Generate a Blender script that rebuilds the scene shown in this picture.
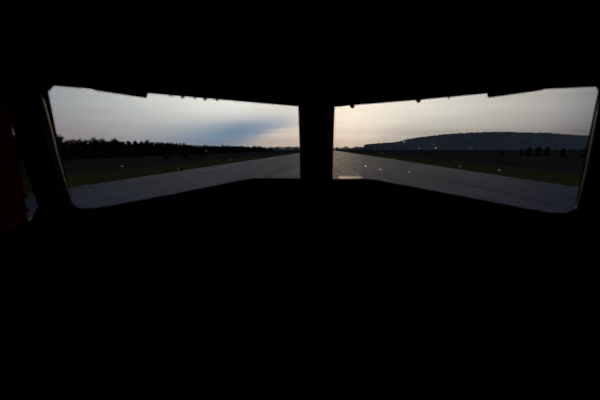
import bpy, bmesh, math, random
from mathutils import Vector, Matrix, noise

random.seed(7)
for o in list(bpy.data.objects):
    bpy.data.objects.remove(o)
C = bpy.context.scene.collection
SC = bpy.context.scene

# ------------------------------------------------------------------ camera
F = 333.0                       # focal length in pixels (20 mm lens on 36 mm)
EYE = Vector((0.0, 0.0, 3.45))
PITCH = math.atan(51 / F)       # looking down
CX = 325.0                      # principal column (lens shift)
cam_d = bpy.data.cameras.new('camera')
cam = bpy.data.objects.new('camera', cam_d)
C.objects.link(cam)
cam.location = EYE
cam.rotation_euler = (math.pi / 2 - PITCH, 0, 0)
cam_d.sensor_width = 36
cam_d.lens = F / 600 * 36
cam_d.shift_x = -(CX - 300) / 600
cam_d.clip_start = 0.02
cam_d.clip_end = 9000
cam_d.dof.use_dof = True
cam_d.dof.focus_distance = 150
cam_d.dof.aperture_fstop = 3.6
SC.camera = cam

# ------------------------------------------------------------------ view
SC.view_settings.view_transform = 'Standard'
SC.view_settings.look = 'None'
SC.view_settings.exposure = 0.0
SC.view_settings.gamma = 1.0
SC.view_settings.use_curve_mapping = False


def lin(c):
    r = []
    for v in c:
        v /= 255
        r.append(v / 12.92 if v <= 0.04045 else ((v + 0.055) / 1.055) ** 2.4)
    return (*r, 1.0)


# ------------------------------------------------------------------ world: overcast dusk sky
W = bpy.data.worlds.new('sky')
SC.world = W
W.use_nodes = True
nt = W.node_tree
nt.nodes.clear()
N = lambda t: nt.nodes.new(t)


def m(op, a, b=None, c=None, clamp=False):
    n = N('ShaderNodeMath')
    n.operation = op
    n.use_clamp = clamp
    for i, v in enumerate((a, b, c)):
        if v is None:
            continue
        if isinstance(v, (int, float)):
            n.inputs[i].default_value = v
        else:
            nt.links.new(v, n.inputs[i])
    return n.outputs[0]


def mixc(f, a, b):
    n = N('ShaderNodeMix')
    n.data_type = 'RGBA'
    for s, v in ((n.inputs[0], f), (n.inputs[6], a), (n.inputs[7], b)):
        if isinstance(v, (int, float, tuple)):
            s.default_value = v
        else:
            nt.links.new(v, s)
    return n.outputs[2]


def maprange(v, a, b, smooth=True):
    n = N('ShaderNodeMapRange')
    n.interpolation_type = 'SMOOTHSTEP' if smooth else 'LINEAR'
    nt.links.new(v, n.inputs[0])
    n.inputs[1].default_value = a
    n.inputs[2].default_value = b
    return n.outputs[0]


tc = N('ShaderNodeTexCoord')
sx = N('ShaderNodeSeparateXYZ')
nt.links.new(tc.outputs['Generated'], sx.inputs[0])
X, Y, Z = sx.outputs
az = m('ARCTAN2', X, Y)                         # azimuth from the runway heading
el = m('ARCSINE', Z)
R60 = math.radians(60)
tpos = maprange(az, -R60, R60, False)


def ramp(stops):
    n = N('ShaderNodeValToRGB')
    cr = n.color_ramp
    cr.interpolation = 'EASE' if False else 'LINEAR'
    first = True
    while len(cr.elements) > 1:
        cr.elements.remove(cr.elements[-1])
    for deg, col in stops:
        p = (deg + 60) / 120
        e = cr.elements[0] if first else cr.elements.new(p)
        e.position = p
        e.color = lin(col)
        first = False
    nt.links.new(tpos, n.inputs[0])
    return n.outputs[0]


low = ramp([(-60, (90, 88, 96)), (-38.5, (134, 126, 128)), (-30, (150, 146, 148)), (-20.6, (150, 153, 160)), (-14.3, (172, 165, 163)),
            (-6.9, (198, 183, 170)), (3.4, (222, 200, 180)), (12.7, (192, 186, 175)), (19, (174, 171, 163)),
            (26.3, (166, 162, 157)), (32.8, (146, 142, 139)), (38.5, (104, 104, 110)), (60, (60, 62, 70))])
high = ramp([(-60, (100, 104, 112)), (-38.5, (148, 151, 154)), (-32.8, (172, 175, 172)), (-29, (187, 190, 186)), (-20.6, (212, 214, 207)),
             (-14.3, (226, 225, 217)), (-6.9, (222, 218, 207)), (0, (252, 232, 208)), (4, (255, 240, 220)),
             (12.7, (226, 219, 204)), (19, (212, 207, 196)), (26.3, (190, 186, 179)), (32.8, (168, 165, 160)),
             (38.5, (124, 125, 129)), (60, (75, 80, 90))])
sky = mixc(maprange(el, math.radians(0.6), math.radians(6.8)), low, high)

# streaky stratus
mp = N('ShaderNodeMapping')
mp.inputs['Scale'].default_value = (2.5, 2.5, 42)
nt.links.new(tc.outputs['Generated'], mp.inputs[0])
nz = N('ShaderNodeTexNoise')
nz.inputs['Scale'].default_value = 1.6
nz.inputs['Detail'].default_value = 5
nt.links.new(mp.outputs[0], nz.inputs['Vector'])
streak = m('ADD', m('MULTIPLY', nz.outputs[0], 0.30), 0.85)

# blue-grey cloud bank low on the left of the runway
wob = m('MULTIPLY', m('SUBTRACT', nz.outputs[0], 0.5), 0.04)
azd = m('MULTIPLY', m('ADD', az, math.radians(15)), 1 / 0.175)
ga = m('POWER', 2.718, m('MULTIPLY', m('MULTIPLY', azd, azd), -1.0))
elc = m('ADD', m('MULTIPLY_ADD', az, 0.15, 0.083), wob)
eld = m('SUBTRACT', el, elc)
upper = m('POWER', 2.718, m('MULTIPLY', m('POWER', m('ABSOLUTE', m('DIVIDE', eld, 0.040)), 2.0), -1.0))
lower_w = m('ADD', maprange(az, -0.12, -0.34), 0.22)
lower = m('POWER', 2.718, m('MULTIPLY', m('POWER', m('ABSOLUTE', m('DIVIDE', eld, m('MULTIPLY', lower_w, 0.05))), 2.0), -1.0))
isup = m('GREATER_THAN', eld, 0.0)
band = m('ADD', m('MULTIPLY', isup, upper), m('MULTIPLY', m('SUBTRACT', 1.0, isup), lower))
cl = m('MULTIPLY', m('MULTIPLY', ga, band), 1.0, clamp=True)
sky = mixc(cl, sky, lin((112, 134, 156)))

# upper sky falls off to a dim blue dusk
zen = mixc(maprange(el, math.radians(9), math.radians(30)), sky, lin((44, 54, 80)))
# the dark side of the sky, behind the aircraft
back = maprange(Y, 0.35, -0.5)
zen = mixc(back, zen, lin((40, 46, 66)))
vm = N('ShaderNodeVectorMath')
vm.operation = 'SCALE'
nt.links.new(zen, vm.inputs[0])
nt.links.new(streak, vm.inputs['Scale'])
bg = N('ShaderNodeBackground')
bg.inputs['Strength'].default_value = 1.12
nt.links.new(vm.outputs[0], bg.inputs[0])
wo = N('ShaderNodeOutputWorld')
nt.links.new(bg.outputs[0], wo.inputs[0])

# low veiled sun, behind the windscreen header
sd = bpy.data.lights.new('sun', 'SUN')
sd.energy = 0.06
sd.angle = math.radians(6)
sd.color = (1.0, 0.72, 0.45)
sun = bpy.data.objects.new('sun', sd)
C.objects.link(sun)
saz, sel = math.radians(1.8), math.radians(10.5)
sdir = Vector((math.sin(saz) * math.cos(sel), math.cos(saz) * math.cos(sel), math.sin(sel)))
sun.rotation_euler = sdir.to_track_quat('Z', 'Y').to_euler()
sun.location = (0, 50, 40)


# ------------------------------------------------------------------ materials
def mat(name, col, rough=0.8, metal=0.0, spec=0.5, var=0.25, scale=8.0, bump=0.0, col2=None, coord='Object'):
    mt = bpy.data.materials.new(name)
    mt.use_nodes = True
    t = mt.node_tree
    b = t.nodes['Principled BSDF']
    b.inputs['Roughness'].default_value = rough
    b.inputs['Metallic'].default_value = metal
    b.inputs['Specular IOR Level'].default_value = spec
    tcn = t.nodes.new('ShaderNodeTexCoord')
    n = t.nodes.new('ShaderNodeTexNoise')
    n.inputs['Scale'].default_value = scale
    n.inputs['Detail'].default_value = 6
    t.links.new(tcn.outputs[coord], n.inputs['Vector'])
    r = t.nodes.new('ShaderNodeValToRGB')
    r.color_ramp.elements[0].position = 0.3
    r.color_ramp.elements[1].position = 0.7
    c2 = col2 or tuple(c * (1 + var) for c in col)
    r.color_ramp.elements[0].color = (*[c * (1 - var) for c in col], 1) if not col2 else (*col, 1)
    r.color_ramp.elements[1].color = (*c2, 1)
    t.links.new(n.outputs[0], r.inputs[0])
    t.links.new(r.outputs[0], b.inputs['Base Color'])
    if bump:
        bp = t.nodes.new('ShaderNodeBump')
        bp.inputs['Strength'].default_value = bump
        t.links.new(n.outputs[0], bp.inputs['Height'])
        t.links.new(bp.outputs[0], b.inputs['Normal'])
    return mt


M_black = mat('black_cockpit_paint', (0.008, 0.008, 0.009), 0.9, spec=0.1, scale=60, bump=0.05)
M_leather = mat('black_glareshield_leather', (0.006, 0.006, 0.006), 0.95, spec=0.05, scale=120, bump=0.15)
M_rubber = mat('black_rubber', (0.012, 0.012, 0.012), 0.8, spec=0.2, scale=50)
M_tan = mat('worn_tan_metal', (0.95, 0.74, 0.50), 0.4, metal=0.1, scale=35, var=0.35, bump=0.15)
M_brass = mat('brass', (0.98, 0.80, 0.55), 0.35, metal=0.3, scale=20, var=0.15)
M_glint = mat('copper', (0.15, 0.065, 0.028), 0.4, metal=1.0, scale=60, var=0.4)  # warm orange tone for the added plate that makes the glint
M_red = mat('dark_red_fabric', (0.20, 0.010, 0.004), 0.9, scale=40, var=0.3, spec=0.1)
M_redb = mat('red_trim', (0.85, 0.06, 0.05), 0.8, scale=40, spec=0.2)
for M_, c_, f_ in ((M_red, (0.34, 0.030, 0.013, 1), 0.42), (M_redb, (0.9, 0.12, 0.1, 1), 0.8)):
    t = M_.node_tree
    b_ = t.nodes['Principled BSDF']
    tl = t.nodes.new('ShaderNodeBsdfTranslucent')
    tl.inputs[0].default_value = c_
    mx = t.nodes.new('ShaderNodeMixShader')
    mx.inputs[0].default_value = f_
    t.links.new(b_.outputs[0], mx.inputs[1])
    t.links.new(tl.outputs[0], mx.inputs[2])
    t.links.new(mx.outputs[0], t.nodes['Material Output'].inputs[0])
M_bark = mat('bark', (0.03, 0.025, 0.02), 0.9, scale=6, var=0.4)
M_leaf = mat('dark_foliage', (0.060, 0.066, 0.042), 0.9, scale=1.3, var=0.5, spec=0.1)
M_bush = mat('pale_shrub_foliage', (0.10, 0.10, 0.06), 0.9, scale=1.3, var=0.4, spec=0.1)
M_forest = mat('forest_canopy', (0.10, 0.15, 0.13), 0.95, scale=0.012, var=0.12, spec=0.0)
M_far = mat('hazed_foliage', (0.085, 0.10, 0.12), 0.95, scale=0.05, var=0.3, spec=0.0)  # grey-blue of distance haze mixed into the leaf colour
M_white = mat('white_enamel', (0.8, 0.8, 0.76), 0.4, scale=10, var=0.1)
M_lens = mat('frosted_lens', (0.85, 0.85, 0.8), 0.2, scale=10, var=0.05)

# glass: clear, slightly dirty pane
M_glass = bpy.data.materials.new('windscreen_glass')
M_glass.use_nodes = True
t = M_glass.node_tree
t.nodes.clear()
out = t.nodes.new('ShaderNodeOutputMaterial')
tr = t.nodes.new('ShaderNodeBsdfTransparent')
tr.inputs[0].default_value = (0.97, 0.975, 0.975, 1)
gl = t.nodes.new('ShaderNodeBsdfGlossy')
gl.inputs['Roughness'].default_value = 0.02
fr = t.nodes.new('ShaderNodeFresnel')
fr.inputs[0].default_value = 1.45
sc_ = t.nodes.new('ShaderNodeMath')
sc_.operation = 'MULTIPLY'
sc_.inputs[1].default_value = 0.5
t.links.new(fr.outputs[0], sc_.inputs[0])
mx = t.nodes.new('ShaderNodeMixShader')
t.links.new(sc_.outputs[0], mx.inputs[0])
t.links.new(tr.outputs[0], mx.inputs[1])
t.links.new(gl.outputs[0], mx.inputs[2])
t.links.new(mx.outputs[0], out.inputs[0])

# rain drops on the outside of the glass
M_drop = bpy.data.materials.new('water_drop')
M_drop.use_nodes = True
t = M_drop.node_tree
t.nodes.clear()
out = t.nodes.new('ShaderNodeOutputMaterial')
rf = t.nodes.new('ShaderNodeBsdfRefraction')
rf.inputs['IOR'].default_value = 1.33
rf.inputs['Roughness'].default_value = 0.15
t.links.new(rf.outputs[0], out.inputs[0])


# runway asphalt: slab joints, stains
def runway_mat():
    mt = bpy.data.materials.new('runway_asphalt')
    mt.use_nodes = True
    t = mt.node_tree
    b = t.nodes['Principled BSDF']
    L = t.links.new
    g = t.nodes.new('ShaderNodeNewGeometry')
    mpn = t.nodes.new('ShaderNodeMapping')
    mpn.inputs['Scale'].default_value = (0.9, 0.05, 1)
    L(g.outputs['Position'], mpn.inputs[0])
    n1 = t.nodes.new('ShaderNodeTexNoise')
    n1.inputs['Scale'].default_value = 0.6
    n1.inputs['Detail'].default_value = 8
    L(mpn.outputs[0], n1.inputs['Vector'])
    n2 = t.nodes.new('ShaderNodeTexNoise')
    n2.inputs['Scale'].default_value = 1.3
    n2.inputs['Detail'].default_value = 9
    L(g.outputs['Position'], n2.inputs['Vector'])
    br = t.nodes.new('ShaderNodeTexBrick')
    br.offset = 0.0
    br.inputs['Color1'].default_value = (1, 1, 1, 1)
    br.inputs['Color2'].default_value = (0.7, 0.7, 0.7, 1)
    br.inputs['Mortar'].default_value = (0.5, 0.5, 0.5, 1)
    br.inputs['Scale'].default_value = 1.0
    br.inputs['Brick Width'].default_value = 3.8
    br.inputs['Row Height'].default_value = 7.5
    br.inputs['Mortar Size'].default_value = 0.09
    L(g.outputs['Position'], br.inputs['Vector'])
    r = t.nodes.new('ShaderNodeValToRGB')
    r.color_ramp.elements[0].position = 0.33
    r.color_ramp.elements[0].color = (0.030, 0.045, 0.095, 1)
    r.color_ramp.elements[1].position = 0.67
    r.color_ramp.elements[1].color = (0.064, 0.088, 0.170, 1)
    ad = t.nodes.new('ShaderNodeMath')
    ad.operation = 'MULTIPLY_ADD'
    ad.inputs[1].default_value = 0.55
    L(n1.outputs[0], ad.inputs[0])
    h = t.nodes.new('ShaderNodeMath')
    h.operation = 'MULTIPLY'
    h.inputs[1].default_value = 0.45
    L(n2.outputs[0], h.inputs[0])
    L(h.outputs[0], ad.inputs[2])
    L(ad.outputs[0], r.inputs[0])
    mul = t.nodes.new('ShaderNodeMix')
    mul.data_type = 'RGBA'
    mul.blend_type = 'MULTIPLY'
    mul.inputs[0].default_value = 0.8
    L(r.outputs[0], mul.inputs[6])
    L(br.outputs[0], mul.inputs[7])
    L(mul.outputs[2], b.inputs['Base Color'])
    b.inputs['Roughness'].default_value = 0.50
    spm = t.nodes.new('ShaderNodeMath')
    spm.operation = 'MULTIPLY'
    spr = t.nodes.new('ShaderNodeMapRange')
    spr.inputs[1].default_value = 0.32
    spr.inputs[2].default_value = 0.68
    spr.inputs[3].default_value = 0.0
    spr.inputs[4].default_value = 0.055
    L(ad.outputs[0], spr.inputs[0])
    L(spr.outputs[0], spm.inputs[0])
    L(br.outputs[0], spm.inputs[1])
    L(spm.outputs[0], b.inputs['Specular IOR Level'])
    bp = t.nodes.new('ShaderNodeBump')
    bp.inputs['Strength'].default_value = 0.25
    bp.inputs['Distance'].default_value = 0.03
    L(n2.outputs[0], bp.inputs['Height'])
    L(bp.outputs[0], b.inputs['Normal'])
    return mt


# airfield grass: fresh mown verge by the runway, dry brown field beyond
def field_mat():
    mt = bpy.data.materials.new('airfield_grass')
    mt.use_nodes = True
    t = mt.node_tree
    b = t.nodes['Principled BSDF']
    b.inputs['Roughness'].default_value = 1.0
    b.inputs['Specular IOR Level'].default_value = 0.0
    L = t.links.new
    g = t.nodes.new('ShaderNodeNewGeometry')
    s = t.nodes.new('ShaderNodeSeparateXYZ')
    L(g.outputs['Position'], s.inputs[0])
    mpn = t.nodes.new('ShaderNodeMapping')
    mpn.inputs['Scale'].default_value = (1, 0.35, 1)
    L(g.outputs['Position'], mpn.inputs[0])
    n1 = t.nodes.new('ShaderNodeTexNoise')
    n1.inputs['Scale'].default_value = 0.13
    n1.inputs['Detail'].default_value = 8
    L(mpn.outputs[0], n1.inputs['Vector'])
    n2 = t.nodes.new('ShaderNodeTexNoise')
    n2.inputs['Scale'].default_value = 1.1
    n2.inputs['Detail'].default_value = 7
    L(g.outputs['Position'], n2.inputs['Vector'])

    def M2(op, a, bb, clamp=False):
        n = t.nodes.new('ShaderNodeMath')
        n.operation = op
        n.use_clamp = clamp
        for i, v in enumerate((a, bb)):
            if isinstance(v, (int, float)):
                n.inputs[i].default_value = v
            else:
                L(v, n.inputs[i])
        return n.outputs[0]
    d = M2('ADD', M2('ABSOLUTE', s.outputs[0], 0), M2('MULTIPLY', n1.outputs[0], 14))
    f = t.nodes.new('ShaderNodeMapRange')
    f.interpolation_type = 'SMOOTHSTEP'
    f.inputs[1].default_value = 33
    f.inputs[2].default_value = 52
    L(d, f.inputs[0])

    def R(fac, c0, c1):
        r = t.nodes.new('ShaderNodeValToRGB')
        r.color_ramp.elements[0].position = 0.35
        r.color_ramp.elements[0].color = (*c0, 1)
        r.color_ramp.elements[1].position = 0.65
        r.color_ramp.elements[1].color = (*c1, 1)
        L(fac, r.inputs[0])
        return r.outputs[0]
    green = R(n2.outputs[0], (0.068, 0.082, 0.018), (0.165, 0.165, 0.045))
    dry = R(n1.outputs[0], (0.050, 0.050, 0.038), (0.100, 0.092, 0.066))
    x = t.nodes.new('ShaderNodeMix')
    x.data_type = 'RGBA'
    L(f.outputs[0], x.inputs[0])
    L(green, x.inputs[6])
    L(dry, x.inputs[7])
    L(x.outputs[2], b.inputs['Base Color'])
    return mt


# ------------------------------------------------------------------ helpers
def link_bm(name, bm, mt, parent=None, smooth=False):
    me = bpy.data.meshes.new(name)
    bm.normal_update()
    bm.to_mesh(me)
    bm.free()
    if smooth:
        for p in me.polygons:
            p.use_smooth = True
    me.materials.append(mt)
    o = bpy.data.objects.new(name, me)
    C.objects.link(o)
    if parent:
        o.parent = parent
        o.matrix_parent_inverse = Matrix.Translation(-parent.location) if parent.type == 'EMPTY' else Matrix()
    return o


def props(o, label=None, cat=None, group=None, kind=None):
    for k, v in (('label', label), ('category', cat), ('group', group), ('kind', kind)):
        if v:
            o[k] = v
    return o


def empty(name, loc, **kw):
    o = bpy.data.objects.new(name, None)
    o.location = loc
    o.empty_display_size = 0.1
    C.objects.link(o)
    return props(o, **kw)


def box_bm(lo, hi, bm=None):
    bm = bm or bmesh.new()
    v = [bm.verts.new((x, y, z)) for x in (lo[0], hi[0]) for y in (lo[1], hi[1]) for z in (lo[2], hi[2])]
    for f in ((0, 1, 3, 2), (4, 6, 7, 5), (0, 4, 5, 1), (2, 3, 7, 6), (0, 2, 6, 4), (1, 5, 7, 3)):
        bm.faces.new([v[i] for i in f])
    return bm


def tube_bm(pts, rads, seg=12, bm=None):
    bm = bm or bmesh.new()
    rings = []
    for i, p in enumerate(pts):
        d = (pts[min(i + 1, len(pts) - 1)] - pts[max(i - 1, 0)]).normalized()
        a = d.cross(Vector((0, 0, 1)))
        if a.length < 0.05:
            a = d.cross(Vector((0, 1, 0)))
        a.normalize()
        b = d.cross(a).normalized()
        rings.append([bm.verts.new(p + (a * math.cos(k * 2 * math.pi / seg) + b * math.sin(k * 2 * math.pi / seg)) * rads[i])
                      for k in range(seg)])
    for r0, r1 in zip(rings, rings[1:]):
        for k in range(seg):
            bm.faces.new((r0[k], r0[(k + 1) % seg], r1[(k + 1) % seg], r1[k]))
    bm.faces.new(rings[0][::-1])
    bm.faces.new(rings[-1])
    return bm


def solid_ring(name, inner, outer, nrm, depth, mt, parent=None, flare=None):
    """band between two closed loops (same count) given thickness along nrm"""
    bm = bmesh.new()
    n = len(inner)
    back = [p + (p - flare).normalized() * 0.022 for p in inner] if flare else inner
    L = [[bm.verts.new(p + nrm * d) for p in loop] for loop, d in ((inner, 0), (outer, 0), (outer, depth), (back, depth))]
    for i in range(n):
        j = (i + 1) % n
        for a, b in ((0, 1), (1, 2), (2, 3), (3, 0)):
            bm.faces.new((L[a][i], L[a][j], L[b][j], L[b][i]))
    bmesh.ops.recalc_face_normals(bm, faces=bm.faces)
    return link_bm(name, bm, mt, parent)


def solid_poly(name, loop, nrm, depth, mt, parent=None):
    bm = bmesh.new()
    a = [bm.verts.new(p) for p in loop]
    b = [bm.verts.new(p + nrm * depth) for p in loop]
    bm.faces.new(a)
    bm.faces.new(b[::-1])
    for i in range(len(loop)):
        j = (i + 1) % len(loop)
        bm.faces.new((a[i], a[j], b[j], b[i]))
    bmesh.ops.recalc_face_normals(bm, faces=bm.faces)
    return link_bm(name, bm, mt, parent)


# viewing rays from the eye point, used to survey positions on real planes
cp, sp = math.cos(PITCH), math.sin(PITCH)


def ray(px, py):
    u, v = (px - CX) / F, -(py - 200) / F
    d = Vector((u, cp + v * sp, -sp + v * cp))
    return d


def on_y(px, py, y):
    d = ray(px, py)
    return EYE + d * (y / d.y)


def on_plane(px, py, p0, n):
    d = ray(px, py)
    return EYE + d * ((p0 - EYE).dot(n) / d.dot(n))


def on_x(px, py, x):
    d = ray(px, py)
    return EYE + d * (x / d.x)


# ------------------------------------------------------------------ ground, runway
def plane(name, x0, x1, y0, y1, z, mt, th=0.3, nx=1, ny=1):
    bm = box_bm((x0, y0, z - th), (x1, y1, z))
    return props(link_bm(name, bm, mt), kind='structure')


def ground():
    bm = bmesh.new()
    xs = [-5000, -2000, -900, -400, -200, -120, -80, -60, -45, -35, -23.2, 23.2, 35, 45, 60, 80, 120, 200, 400, 900, 2000, 5000]
    ys = [-300, 0] + [20 * 1.12 ** i for i in range(50)]
    ys = [y for y in ys if y < 5500]
    G = []
    for y in ys:
        row = []
        for x in xs:
            z = -0.06
            if abs(x) > 30:
                z += 0.18 * noise.noise(Vector((x * 0.03, y * 0.03, 0)))
            row.append(bm.verts.new((x, y, z)))
        G.append(row)
    for a, b in zip(G, G[1:]):
        for i in range(len(xs) - 1):
            bm.faces.new((a[i], a[i + 1], b[i + 1], b[i]))
    return props(link_bm('ground', bm, field_mat(), smooth=True), kind='structure')


ground()
plane('runway', -23, 23, -60, 2400, 0.0, runway_mat(), th=0.25)


# ------------------------------------------------------------------ wooded hill on the right
def hill():
    prof = [(340, 148.4), (358, 147.6), (363.5, 147.0), (366, 145.0), (370, 144.4), (385, 143.4), (398, 142.0), (408, 139.4), (418, 137.6), (440, 135.0), (460, 133.6), (480, 132.9),
            (500, 132.6), (520, 133.2), (545, 134.2), (580, 136.2), (620, 139), (680, 142), (760, 146), (900, 148.5)]
    D = 1500.0
    bm = bmesh.new()
    cols = []
    nx = 170
    tops = []
    for i in range(nx):
        px = 340 + (900 - 340) * i / (nx - 1)
        for (a, ya), (b, yb) in zip(prof, prof[1:]):
            if a <= px <= b:
                yy = ya + (yb - ya) * (px - a) / (b - a)
                break
        x = (px - CX) / F * D
        h = (149 - yy) / F * D + 3.45 - 3
        h = max(h, -2)
        col = []
        for j in range(14):
            f = j / 13
            y = D - 330 + 560 * f * 1.0
            k = math.sin(min(1, f / 0.6) * math.pi / 2) if f < 0.6 else math.cos((f - 0.6) / 0.4 * math.pi / 2)
            s = y / (D)                       # widen with distance along the ridge
            zz = h * k + 3 * noise.noise(Vector((x * 0.01, y * 0.01, 2))) * k - 0.5
            col.append(bm.verts.new((x, y, zz)))
            if 0 < j < 10 and h > 0:
                tops.append(Vector((x, y, zz)))
        cols.append(col)
    for a, b in zip(cols, cols[1:]):
        for j in range(13):
            bm.faces.new((a[j], b[j], b[j + 1], a[j + 1]))
    bmesh.ops.recalc_face_normals(bm, faces=bm.faces)
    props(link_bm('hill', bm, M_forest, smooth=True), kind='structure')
    # forest canopy
    bm = bmesh.new()
    tmpl = bmesh.new()
    bmesh.ops.create_icosphere(tmpl, subdivisions=1, radius=1)
    tv = [v.co.copy() for v in tmpl.verts]
    tmpl.verts.index_update()
    tf = [[v.index for v in f.verts] for f in tmpl.faces]
    tmpl.free()
    rnd = random.Random(3)
    for k in range(6000):
        q = rnd.randrange(len(tops) - 1)
        if abs(tops[q].x - tops[q + 1].x) > 0.5:
            q -= 1
        p = tops[q].lerp(tops[q + 1], rnd.random()) + Vector((rnd.uniform(-9, 9), rnd.uniform(-4, 4), rnd.uniform(-1, 1)))
        if p.x < 180:
            continue
        r = rnd.uniform(4, 6)
        rz = r * rnd.uniform(0.6, 0.95)
        vs = [bm.verts.new(p + Vector((v.x * r, v.y * r, v.z * rz + 1))) for v in tv]
        for f in tf:
            bm.faces.new([vs[i] for i in f])
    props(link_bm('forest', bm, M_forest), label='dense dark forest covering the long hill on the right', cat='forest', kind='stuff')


hill()


# ------------------------------------------------------------------ thin evening haze over the airfield
M_haze = bpy.data.materials.new('evening_haze')
M_haze.use_nodes = True
t = M_haze.node_tree
t.nodes.clear()
out = t.nodes.new('ShaderNodeOutputMaterial')
vs_ = t.nodes.new('ShaderNodeVolumeScatter')
vs_.inputs['Color'].default_value = (0.72, 0.93, 1.0, 1)
vs_.inputs['Density'].default_value = 0.00055
t.links.new(vs_.outputs[0], out.inputs['Volume'])
props(link_bm('haze', box_bm((150, 590, 0.5), (1700, 1150, 62)), M_haze), label='thin bluish evening haze lying before the wooded hill', cat='haze', kind='stuff')
props(link_bm('haze', box_bm((-340, 620, 0.5), (145, 985, 26)), M_haze), label='thin bluish evening haze over the far end of the runway', cat='haze', kind='stuff')


# ------------------------------------------------------------------ trees
def tree_meshes(seed, bushy=1.0):
    rnd = random.Random(seed)
    # trunk with a few boughs, unit height 1
    bm = bmesh.new()
    tube_bm([Vector((0, 0, -0.04)), Vector((0.01, 0, 0.3)), Vector((0.0, 0.01, 0.62)), Vector((0.01, 0, 0.92))], [0.034, 0.025, 0.016, 0.004], 7, bm)
    boughs = []
    for k in range(9):
        a = rnd.uniform(0, 6.28)
        z0 = rnd.uniform(0.25, 0.7)
        ln = rnd.uniform(0.14, 0.27)
        e = Vector((math.cos(a) * ln, math.sin(a) * ln, z0 + rnd.uniform(0.1, 0.25)))
        s = Vector((0.005, 0.005, z0))
        tube_bm([s, (s + e) / 2 + Vector((0, 0, -0.02)), e], [0.012, 0.008, 0.003], 5, bm)
        boughs.append(e)
    me1 = bpy.data.meshes.new('trunk')
    bm.to_mesh(me1)
    bm.free()
    me1.materials.append(M_bark)
    bm = bmesh.new()
    lobes = [Vector((b.x * 0.72, b.y * 0.72, b.z * 0.9)) for b in boughs] + [Vector((0, 0, 0.85)), Vector((0, 0, 0.6)), Vector((0.05, 0.03, 0.4)),
             Vector((0.12, 0, 0.2)), Vector((-0.1, 0.08, 0.18)), Vector((-0.02, -0.12, 0.2)), Vector((0, 0.1, 0.3))]
    lobes += [Vector((math.cos(a) * 0.17, math.sin(a) * 0.17, 0.14 + 0.05 * (a % 2))) for a in (0, 1, 2, 3.1, 4.2, 5.2)]
    for k in range(int(3000 * bushy)):
        c = rnd.choice(lobes)
        d = Vector((rnd.gauss(0, 1), rnd.gauss(0, 1), rnd.gauss(0, 1))).normalized()
        p = c + d * (0.15 * rnd.uniform(0.35, 1.05))
        p.z = max(p.z, 0.04)
        s = rnd.uniform(0.020, 0.045)
        u = Vector((rnd.gauss(0, 1), rnd.gauss(0, 1), rnd.gauss(0, 0.6))).normalized()
        w = u.cross(d)
        if w.length < 0.1:
            continue
        w.normalize()
        vs = [bm.verts.new(p + u * s), bm.verts.new(p + w * s * 0.6), bm.verts.new(p - u * s), bm.verts.new(p - w * s * 0.6)]
        bm.faces.new(vs)
    me2 = bpy.data.meshes.new('crown')
    bm.to_mesh(me2)
    bm.free()
    return me1, me2


tree_kinds = []
for sd_ in range(4):
    tree_kinds.append(tree_meshes(20 + sd_, (1.0, 1.0, 0.6, 1.1)[sd_]))
crown_variants = {}


def crown_mesh(k, mt):
    key = (k, mt.name)
    if key not in crown_variants:
        me = tree_kinds[k][1].copy()
        me.materials.clear()
        me.materials.append(mt)
        crown_variants[key] = me
    return crown_variants[key]


def tree(x, y, h, k, mt, label, group, name='tree', wide=1.0, cat='tree'):
    r = bpy.data.objects.new(name, None)
    r.location = (x, y, -0.15)
    r.rotation_euler.z = random.uniform(0, 6.28)
    r.scale = (h * wide, h * wide, h)
    C.objects.link(r)
    props(r, label, cat, group)
    for nm, me in (('trunk', tree_kinds[k][0]), ('crown', crown_mesh(k, mt))):
        o = bpy.data.objects.new(nm, me)
        o.parent = r
        C.objects.link(o)
    return r


rnd = random.Random(11)
# belt of trees along the left edge of the field
y = 90.0
while y < 600:
    step = 5.4 * (1 + max(0, y - 200) / 400)
    for row in (0, 1, 2):
        if (row == 1 and y > 420) or (row == 2 and y > 260):
            continue
        hgt = rnd.uniform(6.2, 7.0) + (0.8 if rnd.random() < 0.10 else 0) + (rnd.uniform(-0.8, 2.0) if y > 420 else 0) + (0.8 if y < 210 else 0) - max(0, y - 440) * 0.018
        yy = y + (0.5 * step if row == 1 else 0) + rnd.uniform(-0.25, 0.25)
        tree(-87 - 7.4 * row - rnd.uniform(0, 0.3) - max(0, (y - 300)) * 0.02, yy, hgt, rnd.choice((0, 1, 3)), M_leaf,
             'dark leafy tree in the long belt along the left side of the airfield', 'trees in the left belt', wide=0.84)
    y += step
# thin tree standing proud at the left end
tree(-80, 99, 8.4, 2, M_leaf, 'thin sparse tree rising above the belt beside the left window frame', None)
# shrubs in front of the belt
for (px, py, hh, ww, mt, lab) in (
        (168, 158.5, 3.2, 1.3, M_leaf, 'dark shrub in front of the left tree belt, beside a paler one'),
        (187, 158.0, 3.0, 1.5, M_bush, 'pale greyish shrub standing out before the dark left tree belt'),
        (203, 156.0, 3.4, 1.4, M_leaf, 'small dark shrub right of the pale shrub on the left field')):
    d = 3.45 * F / (py - 149)
    tree((px - CX) / F * d, d, hh, 1, mt, lab, None, name='shrub', wide=ww, cat='shrub')
# far tree line across the end of the field
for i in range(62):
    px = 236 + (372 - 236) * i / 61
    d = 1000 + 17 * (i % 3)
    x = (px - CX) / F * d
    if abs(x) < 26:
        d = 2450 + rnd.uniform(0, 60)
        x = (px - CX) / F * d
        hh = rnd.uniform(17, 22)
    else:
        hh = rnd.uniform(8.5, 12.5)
    tree(x, d, hh, rnd.choice((0, 1, 3)), M_far, 'far off tree, tinted grey-blue for haze, in the line across the end of the airfield', 'trees in the far line', wide=1.35)
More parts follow.
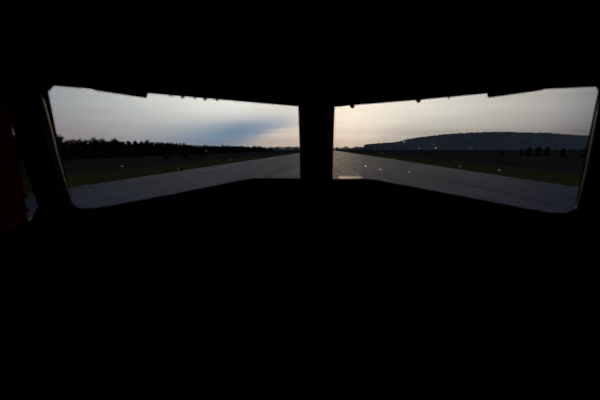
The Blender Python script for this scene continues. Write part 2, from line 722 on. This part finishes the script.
# trees on the right of the field
RT = ((500, 200, 2.8), (519, 184, 3.9), (527, 171, 4.7), (536, 160, 4.9), (545, 178, 5.0), (561, 150, 4.0), (583, 143, 4.4))
ORD = ('seventh', 'sixth', 'fifth', 'fourth', 'third', 'second', 'first')
for i, (px, d, hh) in enumerate(RT):
    tree((px - CX) / F * d, d, hh, (0, 1, 3)[i % 3], M_leaf, 'dark tree on the right field below the hill, %s from the right window frame' % ORD[i],
         'trees on the right field', wide=1.25)
# hedge line of shrubs at the foot of the hill
for i in range(46):
    px = 372 + 220 * i / 45 
    d = 560 + 8 * (i % 2)
    tree((px - CX) / F * d, d, rnd.uniform(2.6, 3.8), rnd.choice((0, 1, 3)), M_leaf, 'low dark bush in the hedge along the foot of the wooded hill',
         'hedge bushes under the hill', name='bush', wide=1.7, cat='bush')


# ------------------------------------------------------------------ runway edge lights
def lathe(prof, seg=16):
    bm = bmesh.new()
    rings = []
    for r, z in prof:
        rings.append([bm.verts.new((r * math.cos(a * 2 * math.pi / seg), r * math.sin(a * 2 * math.pi / seg), z)) for a in range(seg)])
    for a, b in zip(rings, rings[1:]):
        for k in range(seg):
            bm.faces.new((a[k], a[(k + 1) % seg], b[(k + 1) % seg], b[k]))
    bm.faces.new(rings[0][::-1])
    bm.faces.new(rings[-1])
    return bm


def edge_light(x, y, label):
    r = empty('runway_edge_light', (x, y, 0.0), label=label, cat='light', group='runway edge lights')
    for nm, bm, mt in (('base', lathe([(0.16, -0.12), (0.16, 0.02), (0.05, 0.04), (0.04, 0.22)]), M_white),
                       ('housing', lathe([(0.05, 0.20), (0.13, 0.23), (0.14, 0.31), (0.12, 0.32)]), M_white),
                       ('lens', lathe([(0.11, 0.32), (0.10, 0.40), (0.06, 0.45), (0.01, 0.47)]), M_lens)):
        me = bpy.data.meshes.new(nm)
        bm.to_mesh(me)
        bm.free()
        me.materials.append(mt)
        o = bpy.data.objects.new(nm, me)
        o.parent = r
        C.objects.link(o)


edge_light(-24.6, 56, 'small white runway edge light nearest in the left window')
edge_light(24.6, 61, 'small white runway edge light nearest in the right window')
edge_light(-24.6, 116, 'white runway edge light farther along the left runway edge')
edge_light(24.6, 121, 'white runway edge light farther along the right runway edge')

# ------------------------------------------------------------------ cockpit
LP = [on_y(298, 107, 1.25), on_y(48, 86, 0.86), on_y(74, 208, 0.90)]
RP = [on_y(335, 107, 1.25), on_y(597, 88, 0.86), on_y(575, 212, 0.90)]


def plane_of(P):
    n = (P[1] - P[0]).cross(P[2] - P[0]).normalized()
    if n.y < 0:
        n = -n
    return P[0], n


L0, LN = plane_of(LP)
R0, RN = plane_of(RP)

open_L = [(54, 86), (93, 89.2), (148, 93.4), (210, 98.8), (298.5, 106.6), (299.5, 130), (300.5, 160), (300.5, 186),
          (230, 192), (160, 199.5), (110, 205.5), (92, 208), (81, 208), (75, 205.5), (72, 200), (57.5, 138), (48.5, 92)]
open_R = [(334.8, 107), (350, 105.6), (418, 100.2), (487, 93.6), (545, 89.2), (596, 87), (598, 91), (590, 130), (582, 168), (576, 203),
          (573, 209.5), (566, 212.6), (552, 212.6), (520, 209), (460, 199), (400, 190), (332.2, 186), (333.3, 150)]
WT = 0.022     # bulkhead thickness
XL, XR = -0.735, 0.735


def bulkhead(side, pts_px, P0, NN):
    loop = [on_plane(px, py, P0, NN) for px, py in pts_px]
    c = sum(loop, Vector()) / len(loop)
    h = NN.cross(Vector((0, 0, 1))).normalized()       # horizontal in plane
    v = h.cross(NN).normalized()
    if v.z < 0:
        v = -v
    uv = [((p - c).dot(h), (p - c).dot(v)) for p in loop]
    us = [a for a, b in uv]
    # bounded by the centreline, the side wall, the roof and the floor
    xi = -0.028
    xo = XL if side == 'left' else XR
    xlo, xhi = min(xi, xo), max(xi, xo)
    zb, zt = 2.25, 4.02
    angs = [math.atan2(b, a) for a, b in uv]
    for X_ in (xlo, xhi):
        for Z_ in (zb, zt):
            # solve c + h*a + v*b for x and z
            det = h.x * v.z - h.z * v.x
            dx_, dz_ = X_ - c.x, Z_ - c.z
            angs.append(math.atan2((h.x * dz_ - h.z * dx_) / det, (dx_ * v.z - dz_ * v.x) / det))
    angs += [k * 2 * math.pi / 48 for k in range(48)]
    angs = sorted(set(round(a % (2 * math.pi), 5) for a in angs))
    inner, outer = [], []
    for a in angs:
        dx, dy = math.cos(a), math.sin(a)
        best = None
        for i in range(len(uv)):
            (x1, y1), (x2, y2) = uv[i], uv[(i + 1) % len(uv)]
            ex, ey = x2 - x1, y2 - y1
            den = dx * ey - dy * ex
            if abs(den) < 1e-12:
                continue
            tt = (x1 * ey - y1 * ex) / den
            ss = (x1 * dy - y1 * dx) / den
            if tt > 0 and -1e-4 <= ss <= 1 + 1e-4:
                best = max(best, tt) if best else tt
        inner.append(c + h * dx * best + v * dy * best)
        ts = []
        D3 = h * dx + v * dy
        for comp, l0, l1 in ((D3.x, xlo - c.x, xhi - c.x), (D3.z, zb - c.z, zt - c.z)):
            if comp > 1e-9:
                ts.append(l1 / comp)
            if comp < -1e-9:
                ts.append(l0 / comp)
        to = min(ts)
        outer.append(c + h * dx * to + v * dy * to)
    props(solid_ring('wall_front_' + side, inner, outer, NN, WT, M_black, flare=c), kind='structure')
    return inner, c, h, v


frames = {}
for side, px, P0, NN, num in (('left', open_L, L0, LN, 1), ('right', open_R, R0, RN, 2)):
    inner, c, h, v = bulkhead(side, px, P0, NN)
    # window: black gasket ring + pane
    w = empty('window_%d' % num, c, kind='structure')
    shrink = [p + (p - c).normalized() * 0.022 for p in inner]
    # gasket lies on the inner face around the opening
    out2 = [p + (p - c).normalized() * 0.013 for p in inner]
    solid_ring('window_gasket', [p - NN * 0.004 for p in inner], [p - NN * 0.004 for p in out2], -NN, 0.004, M_rubber, w)
    pane = solid_poly('window_pane', [p + NN * (WT + 0.001) for p in shrink], NN, 0.008, M_glass, w)
    frames[side] = (inner, c, h, v, w, P0, NN)


def dome_bm(c, nrm, r, hgt):
    bm = bmesh.new()
    q = nrm.to_track_quat('Z', 'Y')
    rings = []
    for i in range(5):
        a = i / 5 * math.pi / 2
        rings.append([bm.verts.new(c + q @ Vector((r * math.cos(a) * math.cos(k * math.pi / 6), r * math.cos(a) * math.sin(k * math.pi / 6), hgt * math.sin(a)))) for k in range(12)])
    top = bm.verts.new(c + q @ Vector((0, 0, hgt)))
    for a, b in zip(rings, rings[1:]):
        for k in range(12):
            bm.faces.new((a[k], a[(k + 1) % 12], b[(k + 1) % 12], b[k]))
    for k in range(12):
        bm.faces.new((rings[-1][k], rings[-1][(k + 1) % 12], top))
    bm.faces.new(rings[0][::-1])
    return bm


# worn metal edging strips beside the outer jambs, with their screws
def edging(side, pts, rads, screws):
    inner, c, h, v, w, P0, NN = frames[side]
    P = [on_plane(px, py, P0 - NN * 0.022, NN) for px, py in pts]
    s = link_bm('edging_strip', tube_bm(P, rads, 14), M_tan, w, smooth=True)
    s['label'] = 'worn tan metal edging strip'
    for px, py, r in screws:
        p = on_plane(px, py, P0 - NN * (0.006 if r < 0.007 else 0.018), NN)
        sc = link_bm('screw', dome_bm(p, -NN, r, r * 0.9), M_brass, w, smooth=True)
        sc['label'] = 'brass screw head'
    # black bracket plate behind the strip foot
    return P


edging('left', [(38, 93), (40, 101), (47.5, 128), (55, 156), (63, 181), (71.5, 205)], [0.005, 0.009, 0.0085, 0.007, 0.0055, 0.0045],
       [(57.5, 188.5, 0.0065), (66.5, 201.5, 0.0095)])
edging('right', [(602, 98), (599.5, 116), (593.5, 145), (587.8, 170), (582.5, 192), (578, 208)], [0.006, 0.008, 0.0075, 0.006, 0.005, 0.0045],
       [(588, 193.5, 0.006), (578.5, 208, 0.008)])

# foot bracket of the left strip
inner, c, h, v, w, P0, NN = frames['left']
a, b = on_plane(66, 198, P0 - NN * 0.02, NN), on_plane(74, 216, P0 - NN * 0.02, NN)
link_bm('foot_bracket', tube_bm([a, (a + b) / 2, b], [0.007, 0.009, 0.008], 8), M_rubber, w)

# drops on the panes
drops = {'left': [(122, 166, .0022), (278, 127, .0018), (230, 160, .0016), (206, 151, .0018), (262, 141, .0015), ],
         'right': [(365.5, 165.5, .0064), (380, 168.8, .0042), (409, 171.5, .0040), (338, 158, .0034), (338.5, 173, .0044), (357, 173.5, .0042), (360, 177, .0028),
                   (404, 141.5, .0030), (435.5, 148, .0032), (419, 148, .0026), (434, 144, .0024), (410, 181.5, .0022), (459, 166.2, .0022), (499, 170, .0026), (382, 153, .0018), (470, 148, .0018)]}
for side in drops:
    inner, c, h, v, w, P0, NN = frames[side]
    for px, py, r in drops[side]:
        p = on_plane(px, py, P0 + NN * (WT + 0.0092), NN)
        bm = dome_bm(Vector(), Vector((0, 0, 1)), r * 0.8, r * 0.6)
        q = Matrix((h, v, NN)).transposed()
        if q.determinant() < 0:
            q = Matrix((-h, v, NN)).transposed()
        e = 1.0 + random.uniform(0.1, 0.8)
        for vv in bm.verts:
            vv.co = p + q @ Vector((vv.co.x * e, vv.co.y, vv.co.z))
        link_bm('water_drop', bm, M_drop, w, smooth=True)

# thick centre post between the panes
bm = bmesh.new()
pl = [on_plane(px, py, L0 - LN * 0.004, LN) for px, py in ((298, -60), (299, 107), (300.5, 150), (301, 205), (303, 460))]
pr = [on_plane(px, py, R0 - RN * 0.004, RN) for px, py in ((336, -60), (333.8, 107), (332.3, 150), (331.4, 205), (328, 460))]
rows = []
for a, b in zip(pl, pr):
    y0 = min(a.y, b.y)
    prof = [Vector((a.x - 0.004, a.y + 0.012, a.z)), Vector((a.x, a.y - 0.004, a.z)), Vector((a.x + 0.02, y0 - 0.035, (a.z + b.z) / 2)),
            Vector((b.x - 0.02, y0 - 0.035, (a.z + b.z) / 2)), Vector((b.x, b.y - 0.004, b.z)), Vector((b.x + 0.004, b.y + 0.012, b.z)),
            Vector(((a.x + b.x) / 2, max(a.y, b.y) + 0.09, (a.z + b.z) / 2))]
    rows.append([bm.verts.new(p) for p in prof])
for a, b in zip(rows, rows[1:]):
    for k in range(7):
        bm.faces.new((a[k], a[(k + 1) % 7], b[(k + 1) % 7], b[k]))
bm.faces.new(rows[0])
bm.faces.new(rows[-1][::-1])
bmesh.ops.recalc_face_normals(bm, faces=bm.faces)
props(link_bm('trim_1', bm, M_black), kind='structure')

# header rail knobs hanging just below the top edge of the openings
for side, pts in (('left', [(171, 95.6, 0.003, 1), (182.6, 96.4, 0.006, 2), (195, 97.6, .004, 0), (205, 98.7, 0.0055, 0), (217, 99.8, 0.004, 0)]),
                  ('right', [(352.5, 106.0, 0.0085, 0), (418.5, 100.4, 0.0075, 0), (449, 97.8, .003, 0)])):
    inner, c, h, v, w, P0, NN = frames[side]
    for px, py, r, k in pts:
        p = on_plane(px, py, P0 - NN * 0.006, NN)
        bm = dome_bm(p, -NN, r, r * 1.2)
        s = link_bm('screw', bm, M_brass if k == 2 else M_rubber, w, smooth=True)
        if k == 2:
            s['label'] = 'small brass screw head on the header'


# sun visors folded down over the outer top corners
def visor(side, px_pts, label):
    inner, c, h, v, w, P0, NN = frames[side]
    p0 = P0 - NN * 0.016
    loop = [on_plane(px, py, p0, NN) for px, py in px_pts]
    r = empty('sun_visor', loop[0].copy(), label=label, cat='visor')
    bm = bmesh.new()
    A = [bm.verts.new(p) for p in loop]
    B = [bm.verts.new(p - NN * 0.006) for p in loop]
    bm.faces.new(A)
    bm.faces.new(B[::-1])
    for i in range(len(loop)):
        j = (i + 1) % len(loop)
        bm.faces.new((A[i], A[j], B[j], B[i]))
    bmesh.ops.recalc_face_normals(bm, faces=bm.faces)
    bmesh.ops.bevel(bm, geom=list(bm.edges), offset=0.0015, segments=2, affect='EDGES')
    link_bm('visor_panel', bm, M_rubber, r)
    top = [on_plane(px, py, P0 - NN * 0.012, NN) for px, py in (px_pts[-1], px_pts[-2])]
    link_bm('visor_hinge', tube_bm([top[0], (top[0] + top[1]) / 2, top[1]], [0.006, 0.006, 0.006], 10), M_rubber, r, smooth=True)


visor('left', [(92, 89.4), (96, 90.8), (146.4, 98.2), (147.6, 94), (146, 68), (92, 62)], 'thin black sun visor over the top edge of the left windscreen pane')
visor('right', [(546, 88.6), (541, 90.6), (488.2, 98.0), (487.2, 93.6), (488, 68), (546, 62)], 'thin black sun visor over the top edge of the right windscreen pane')


# glareshield: padded hood over the instrument panel
def glareshield():
    prof = [(60, 216), (78, 211.5), (110, 205.8), (135, 201.0), (160, 196.4), (200, 188.4), (235, 181.2), (250, 178.8), (262, 178.1), (300, 178.6),
            (332, 179.0), (362, 178.6), (372, 179.2), (384, 181.2), (400, 184.3), (430, 190.0), (460, 195.6), (490, 201.5), (520, 207.3), (555, 213.4), (590, 217.5)]
    r = empty('glareshield', (0, 0.8, 3.2), label='black padded glareshield hood spanning the cockpit below both windscreen panes', cat='glareshield')
    bm = bmesh.new()
    rows = []
    for px, py in prof:
        u = abs(px - 316) / 260
        yl = 0.98 - 0.20 * u * u                # lip follows the swept windscreen
        p = on_y(px, py, yl)
        side_plane = (L0, LN) if px < 316 else (R0, RN)
        # distance forward to the windscreen plane at that x
        P0, NN = side_plane
        zf = p.z - 0.045
        yf = P0.y - ((p.x - P0.x) * NN.x + (zf - P0.z) * NN.z) / NN.y - 0.014
        yf = max(yf, yl + 0.03)
        sec = [(yl + 0.03, p.z - 0.055), (yl - 0.012, p.z - 0.040), (yl - 0.018, p.z - 0.020), (yl - 0.008, p.z - 0.004), (yl + 0.006, p.z),
               (yl + (yf - yl) * 0.5, p.z - 0.018), (yf, zf), (yf, zf - 0.02)]
        rows.append([bm.verts.new((p.x, yy, zz)) for yy, zz in sec])
    for a, b in zip(rows, rows[1:]):
        for k in range(len(a)):
            bm.faces.new((a[k], b[k], b[(k + 1) % len(a)], a[(k + 1) % len(a)]))
    bm.faces.new(rows[0])
    bm.faces.new(rows[-1][::-1])
    bmesh.ops.recalc_face_normals(bm, faces=bm.faces)
    link_bm('hood', bm, M_leather, r, smooth=True)
    # stitched roll along the lip
    pts = []
    for px, py in prof:
        u = abs(px - 316) / 260
        yl = 0.98 - 0.20 * u * u
        p = on_y(px, py, yl)
        pts.append(Vector((p.x, yl - 0.014, p.z - 0.022)))
    link_bm('edge_roll', tube_bm(pts, [0.010] * len(pts), 10), M_leather, r, smooth=True)


glareshield()

# short polished plate added on the hood to make the warm glint under the right pane
w = frames['right'][4]
pa, pb = on_y(339, 178.9, 0.985), on_y(364, 178.9, 0.985)
zt_ = pa.z + 0.001
bm = box_bm((pa.x, 0.985, zt_ - 0.006), (pb.x, 1.065, zt_))
bmesh.ops.bevel(bm, geom=list(bm.edges), offset=0.0015, segments=2, affect='EDGES')
st = link_bm('glint_plate', bm, M_glint, w)
st['label'] = 'short copper coloured plate added to make the warm glint'
# instrument panel below the hood
r = empty('instrument_panel', (0, 0.9, 2.26), label='black instrument panel filling the cockpit front below the glareshield', cat='panel')
link_bm('panel_face', box_bm((-0.60, 0.86, 2.26), (0.56, 0.88, 3.12)), M_black, r)
link_bm('panel_ledge', box_bm((-0.60, 0.835, 2.86), (0.56, 0.862, 2.885)), M_rubber, r)

# side walls, roof, floor, rear
XL, XR = -0.735, 0.735


def side_wall(side):
    x = XL if side == 'left' else XR
    s = -1 if side == 'left' else 1
    # window opening: from behind the windscreen jamb back along the wall
    if side == 'left':
        y_front_t, y_front_b = abs(XL) / ((CX - 12) / F), abs(XL) / ((CX - 40) / F)
        pt = on_x(14, 133, XL)
        pt2 = on_x(3, 100, XL)
        pb = on_x(38, 206, XL)
        pbb = on_x(31, 220, XL)
        yt, zt = pt.y, pt.z
        op = [(yt, zt), (pb.y, pb.z), (pbb.y, pbb.z), (0.15, pbb.z), (0.15, pt2.z + 0.01), (pt2.y, pt2.z)]
        fr = lambda z: L0.y - ((XL - L0.x) * LN.x + (z - L0.z) * LN.z) / LN.y
        outer = [(fr(4.02), 4.02), (fr(3.1), 3.1), (fr(2.25), 2.25), (-0.6, 2.25), (-0.6, 4.02), (0.3, 4.02)]
        op2 = [(op[0][0] + 0.03, op[0][1]), (op[1][0] + 0.03, op[1][1]), (op[2][0] + 0.03, op[2][1])] + op[3:5] + [(op[5][0] + 0.03, op[5][1])]
        bm = bmesh.new()
        A = [[bm.verts.new((xx, yy, zz)) for yy, zz in loop] for loop, xx in ((op, x), (outer, x), (outer, x + s * 0.008), (op2, x + s * 0.008))]
        for i in range(6):
            j = (i + 1) % 6
            for a_, b_ in ((0, 1), (1, 2), (2, 3), (3, 0)):
                bm.faces.new((A[a_][i], A[a_][j], A[b_][j], A[b_][i]))
        bmesh.ops.recalc_face_normals(bm, faces=bm.faces)
        props(link_bm('wall_left', bm, M_black), kind='structure')
        cc = Vector((x + s * 0.02, sum(a for a, b in op) / 5, sum(b for a, b in op) / 5))
        w3 = empty('window_3', cc, kind='structure')
        solid_poly('window_pane', [Vector((x + s * 0.009, yy, zz)) for yy, zz in op2], Vector((s, 0, 0)), 0.006, M_glass, w3)
        return op
    fr = lambda z: R0.y - ((XR - R0.x) * RN.x + (z - R0.z) * RN.z) / RN.y
    props(solid_poly('wall_right', [Vector((x, yy, zz)) for yy, zz in ((fr(4.02), 4.02), (fr(3.1), 3.1), (fr(2.25), 2.25), (-0.6, 2.25), (-0.6, 4.02))],
                     Vector((1, 0, 0)), 0.008, M_black), kind='structure')


op = side_wall('left')
side_wall('right')
props(link_bm('ceiling', box_bm((-0.82, -0.63, 4.0), (0.82, 1.45, 4.03)), M_black), kind='structure')
props(link_bm('floor', box_bm((-0.82, -0.63, 2.22), (0.82, 1.45, 2.26)), M_black), kind='structure')
props(link_bm('wall_rear', box_bm((-0.76, -0.63, 2.25), (0.76, -0.6, 4.02)), M_black), kind='structure')


# dark red curtain drawn at the left side window, with a row of red bobbles on its edge
def curtain():
    xc = XL + 0.022
    r = empty('curtain', (xc, 0.7, 3.1), label='dark red curtain with bobble fringe hanging at the left side window', cat='curtain')
    edge = [(6, 100), (10.5, 120), (14.5, 140), (18.5, 162), (23, 186), (28.5, 224)]
    bm = bmesh.new()
    rows = []
    for px, py in edge:
        p = on_x(px, py, xc)
        row = []
        for k in range(40):
            yy = p.y - 0.010 * k
            row.append(bm.verts.new((xc + 0.006 * math.sin(k * 1.1) + 0.001 * math.sin(py * 0.1 + k), yy, p.z)))
        rows.append(row)
    for a_, b_ in zip(rows, rows[1:]):
        for k in range(39):
            bm.faces.new((a_[k], a_[k + 1], b_[k + 1], b_[k]))
    bmesh.ops.solidify(bm, geom=bm.faces[:], thickness=0.002)
    link_bm('fabric', bm, M_red, r, smooth=True)
    for px, py in ((14.5, 150), (17.5, 166), (21.5, 182), (24.5, 196), (26.5, 210)):
        p = on_x(px, py, xc + 0.004)
        b = bmesh.new()
        bmesh.ops.create_icosphere(b, subdivisions=2, radius=0.0065, matrix=Matrix.Translation(p))
        for vv in b.verts:
            dd = vv.co - p
            vv.co += dd * 0.25 * noise.noise(vv.co * 400)
        link_bm('bobble', b, M_redb, r, smooth=True)['label'] = 'bright red bobble'


curtain()
